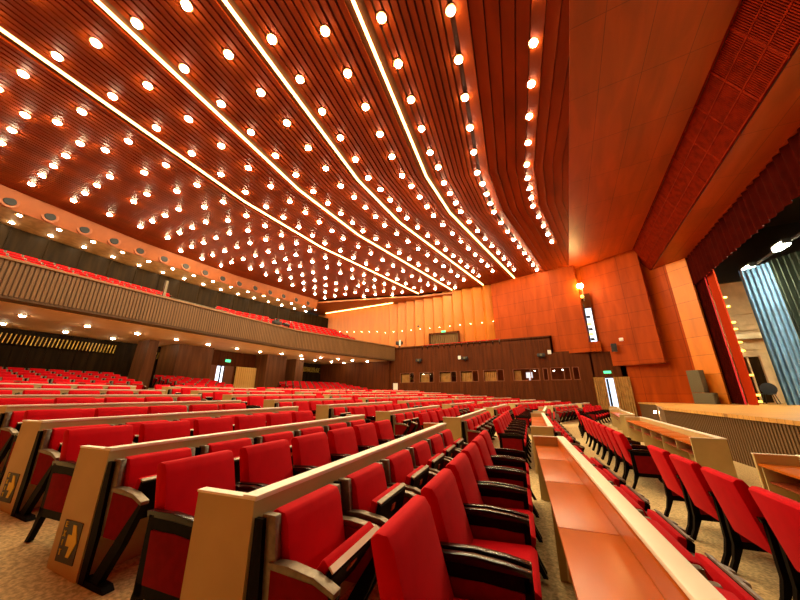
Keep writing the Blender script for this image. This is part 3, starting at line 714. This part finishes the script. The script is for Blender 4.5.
# blocks per desk row (near end, far end), row 0 = the row whose end stands nearest the camera
YBL = {
 -2: [(1.6, 6.6), (8.3, 14.6), (16.2, 20.8), (22.3, 26.2)],
 -1: [(1.2, 5.4), (6.9, 11.7), (13.0, 17.4), (18.8, 23.2), (24.6, 27)],
 0: [(1.2, 5.5), (7.0, 11.4), (12.9, 17.3), (18.7, 23), (24.4, 26.9)],
 1: [(1.22, 5.48), (6.85, 11.4), (12.9, 17.3), (18.7, 23.4), (24.8, 26.9)],
 2: [(1.24, 5.35), (6.58, 10.75), (12.1, 16.3), (17.4, 22.2), (23.4, 26.8)],
 3: [(1.3, 5.1), (6.25, 10.4), (11.6, 15.6), (16.5, 20.8), (21.9, 26.4)],
 4: [(1.3, 5.1), (6.1, 10.2), (11.2, 15.2), (15.9, 20.1), (21.1, 26)],
 5: [(1.3, 5.04), (6.1, 10.07), (11.2, 14.9), (15.6, 19.6), (20.6, 25.6)],
 6: [(1.3, 5.0), (6.04, 9.96), (10.9, 14.5), (15.6, 19.2), (20.2, 25.3)]}
PX = {-1: .36, 0: -1.48, 1: -3.23, 2: -5.0, 3: -6.75, 4: -8.5, 5: -10.3, 6: -12.1}
ROWN = {k: ORD[k + 2] for k in range(-2, 7)}
BLK = ['first', 'second', 'third', 'fourth', 'fifth']
D1X = [(1.6, 3.0), (6.6, 2.72), (8.3, 2.5), (14.6, 2.28), (16.2, 2.3), (20.8, 2.4), (22.3, 2.55), (26.2, 2.9)]
def rowx(k, y): return interp(D1X, y) if k == -2 else PX[k] + off(y)

# desk units
def desk(k, b, y0, y1):
    x0, x1 = rowx(k, y0), rowx(k, y1); L = math.hypot(x1 - x0, y1 - y0); rz = -math.atan2(x1 - x0, y1 - y0)
    zz = zf(PX[k]) if k > -2 else -1.66
    t = empty('row_desk', (x0, y0, zz), rz, 'long tan row desk with cream top edge, %s desk row from stage, %s block' % (ROWN[k], BLK[b]), 'desk', 'row desks of the stalls')
    D = .40 if k > -2 else .52
    m = MB(); m.box(-.05, 0, .04, L - .04, .01, .84); m.build('front_panel', M_TAN, t)
    m = MB(); m.box(-.08, .012, .0, L, .840, .865); m.build('top_cap', M_CAP, t, bevel=.006)
    for a, c in ((0, .045), (L - .045, L)):
        m = MB(); m.box(-D, .002, a, c, .0, .845); e = m.build('end_panel', M_TAN, t)
        m = MB(); m.box(-D - .006, .006, a - .003, c + .003, .845, .857); m.build('edge_trim', M_CAP, e)
        if a == 0 and b == 0 and 0 <= k <= 6:
            m = MB(); m.box(-.31, -.08, -.006, .0, .09, .35); 
            sg = m.build('exit_sign', M_SIGNB, t); sg['label'] = 'black sign with yellow arrow'
            m = MB(); X = -.22; Z = .23
            m.prism([(X, Z - .035), (X + .05, Z - .035), (X + .035, Z - .10), (X + .075, Z - .10), (X + .125, Z), (X + .075, Z + .10), (X + .035, Z + .10), (X + .05, Z + .035), (X, Z + .035)], -.010, -.006); m.build('arrow', M_YARROW, sg)
            m = MB()
            for q, ch in enumerate('EXIT'):
                zc = .325 - q * .058; xx = -.285; w = .026; h = .036; r = .006
                def bar(a0, b0, c0, d0): m.box(a0, b0, -.010, -.006, c0, d0)
                if ch == 'E': bar(xx, xx + r, zc - h / 2, zc + h / 2); [bar(xx, xx + w, zz_, zz_ + r) for zz_ in (zc - h / 2, zc - r / 2, zc + h / 2 - r)]
                if ch == 'I': bar(xx + w / 2 - r / 2, xx + w / 2 + r / 2, zc - h / 2, zc + h / 2)
                if ch == 'T': bar(xx + w / 2 - r / 2, xx + w / 2 + r / 2, zc - h / 2, zc + h / 2); bar(xx, xx + w, zc + h / 2 - r, zc + h / 2)
                if ch == 'X':
                    m.beam((xx, -.008, zc - h / 2), (xx + w, -.008, zc + h / 2), .004, r); m.beam((xx, -.008, zc + h / 2), (xx + w, -.008, zc - h / 2), .004, r)
            m.build('letters', M_YARROW, sg)
    m = MB(); nseg = max(1, round((L - .1) / 1.1)); w = (L - .1) / nseg
    for i in range(nseg): m.box(-D + .01, -.085, .05 + i * w + .003, .05 + (i + 1) * w - .003, .70, .73)
    m.build('desk_board', M_ORB, t, bevel=.004)
    m = MB(); m.box(-.085, -.055, .05, L - .05, .73, .83); m.build('back_riser', M_TAN if k == -2 else M_ORB, t)
    if k < 3:
        m = MB(); m.box(-D + .06, -.055, .05, L - .05, .50, .52); m.build('shelf', mat('red_brown_shelf', (.25, .04, .01, 1), .4), t)
        for i in range(nseg + 1):
            m = MB(); yy = min(max(.05 + i * w, .06), L - .08); m.box(-D + .03, -.05, yy - .012, yy + .012, .02 if i % 2 == 0 else .48, .70); m.build('divider', M_TAN, t)
for k in range(-2, 7):
    for b, (y0, y1) in enumerate(YBL[k]): desk(k, b, y0, y1)

# collect every seat place
PL = []
def place_row(kind, k, dx, lab, grp, zref=None, blocks=None, skip0=0):
    for b, (y0, y1) in enumerate(blocks or YBL[k]):
        y0, y1 = (y0 - .02, y1 - .14) if kind is KF else (y0 - .07, y1 - .42)
        n = max(2, round((y1 - y0) / .665)); p = (y1 - y0) / n
        s = (off(y1) - off(y0)) / (y1 - y0); rz = -math.atan(s)
        for i in range(n):
            y = y0 + (i + .5) * p; f = (y - y0) / (y1 - y0)
            x = PX.get(k, 0) + off(y0) + (off(y1) - off(y0)) * f + dx
            z = zf(PX.get(k, 0) + (dx if kind is KR else .3)) if zref is None else zref
            PL.append(dict(kind=kind, loc=(x, y, z), rz=rz, label=lab % (ORD[i], BLK[b]), group=grp))
for k in range(-1, 7):
    place_row(KF, k, .015, 'red velvet tip-up seat, %%s along before the %s desk row, %%s block' % ROWN[k], 'tip-up seats fixed before the desk rows')
for k in range(0, 7):
    place_row(KR, k, .745 if k else .71, 'free-standing red armchair with black arms, %%s along behind the %s desk row, %%s block' % ROWN[k - 1], 'armchairs standing behind the desk rows')
place_row(KR, -1, 1.09, 'free-standing red armchair with black arms, %s along behind the first desk row, %s block', 'armchairs standing behind the desk rows',
          None, [(1.72, 6.28), (7.1, 12.9), (14, 18.7), (20, 24.5)])
PX[7] = -13.9; YBL[7] = [(1.3, 5), (6, 9.9), (10.8, 14.4), (15.4, 19), (20, 25)]
place_row(KR, 7, .76, 'free-standing red armchair with black arms, %s along behind the last desk row, %s block', 'armchairs standing behind the desk rows')
for r, (X, z) in enumerate(((-18.4, -.2), (-19.3, -.06), (-20.2, .08), (-21.1, .22), (-22.0, .36))):
    PX[20 + r] = X
    place_row(KF, 20 + r, 0, 'red rear seat, %%s along in the %s row under the balcony, %%s block' % ORD[r], 'seats under the balcony', z, [(0.4, 8.0), (9.9, 13.2), (19.0, 26.2)])
    if r < 5:
        pass
def infov(x, y):
    a = math.degrees(math.atan2(x, y)); return -88 < a < 32
def dist(p): return math.hypot(p['loc'][0], p['loc'][1])
PL = [p for p in PL if infov(p['loc'][0], p['loc'][1])]
PL.sort(key=dist)
ind, rest = PL[:300], PL[300:]
for i, p in enumerate(ind):
    K = p['kind']; nm = 'tip_up_seat' if K is KF else 'stalls_armchair'
    if i < 125:
        t = empty(nm, p['loc'], p['rz'], p['label'], 'seat', p['group'])
        lowered = p['label'].startswith('red velvet tip-up seat, first along before the third') and 'first block' in p['label']
        if lowered: t['label'] = 'red tip-up seat with its cushion half lowered, at the end of the nearest desk'
        for n, me in K['parts']:
            q = link_mesh(n, me, t)
            if lowered and n in ('seat_cushion', 'seat_shell', 'seat_rim', 'number_plate'):
                a = math.radians(23); v = Matrix.Rotation(a, 3, 'Y') @ Vector((.22, 0, .42)); q.rotation_euler = (0, a, 0); q.location = (.22 - v.x, 0, .42 - v.z)
                if n == 'seat_rim': q.data = me.copy(); q.data.materials[0] = M_CAP
    else:
        o = link_mesh(nm, K['whole'], None, p['loc'], p['rz']); tag(o, p['label'], 'seat', p['group'])
# balcony seats join the uncounted rest
for j in range(NR - 1):
    z = 3.75 + .40 * j
    y = -5.5
    while y < 27.4:
        if not (8 + .43 * j < y < 13.1 + .2 * j) and not (19.3 < y < 20.3):
            s = (bx(y + .3) - bx(y - .3)) / .6
            rest.append(dict(kind=KF, loc=(bx(y) - 1.55 - .93 * j, y, z), rz=-math.atan(s)))
        y += .62
for i in range(13):                                  # gallery on top of the booths
    rest.append(dict(kind=KF, loc=(-12.0 + i * .58, 28.15, 3.96), rz=-PI / 2))
big = MB()
for p in rest:
    lo = p['kind']['low']; c, s = math.cos(p['rz']), math.sin(p['rz']); x0, y0, z0 = p['loc']; k = len(big.v)
    big.v += [(x0 + x * c - y * s, y0 + x * s + y * c, z0 + z) for x, y, z in lo.v]
    big.f += [tuple(k + i for i in f) for f in lo.f]; big.m += lo.m
o = big.build('distant_seats', KF['mats'])
tag(o, 'remaining rows of small red seats far back and up on the balcony', 'seats', kind='stuff')

# ------------------------------------------------------------------ camera, world, view
cam = bpy.data.cameras.new('camera'); co = bpy.data.objects.new('camera', cam); COL.objects.link(co)
co.location = (0, 0, H); co.rotation_euler = (math.radians(90 + 17.4), 0, math.radians(28.1))
cam.sensor_width = 36; cam.lens = 13.5; cam.clip_start = .05; cam.clip_end = 200
SC.camera = co
w = bpy.data.worlds.new('world'); SC.world = w; w.use_nodes = True
w.node_tree.nodes['Background'].inputs[0].default_value = (1, .75, .5, 1); w.node_tree.nodes['Background'].inputs[1].default_value = .02
SC.view_settings.view_transform = 'Standard'; SC.view_settings.look = 'None'; SC.view_settings.gamma = 1; SC.view_settings.exposure = .58
SC.view_settings.use_curve_mapping = False
c = SC.cycles; c.max_bounces = 7; c.diffuse_bounces = 5; c.glossy_bounces = 3; c.transmission_bounces = 4; c.sample_clamp_indirect = 6; c.use_denoising = True
c.caustics_reflective = False; c.caustics_refractive = False
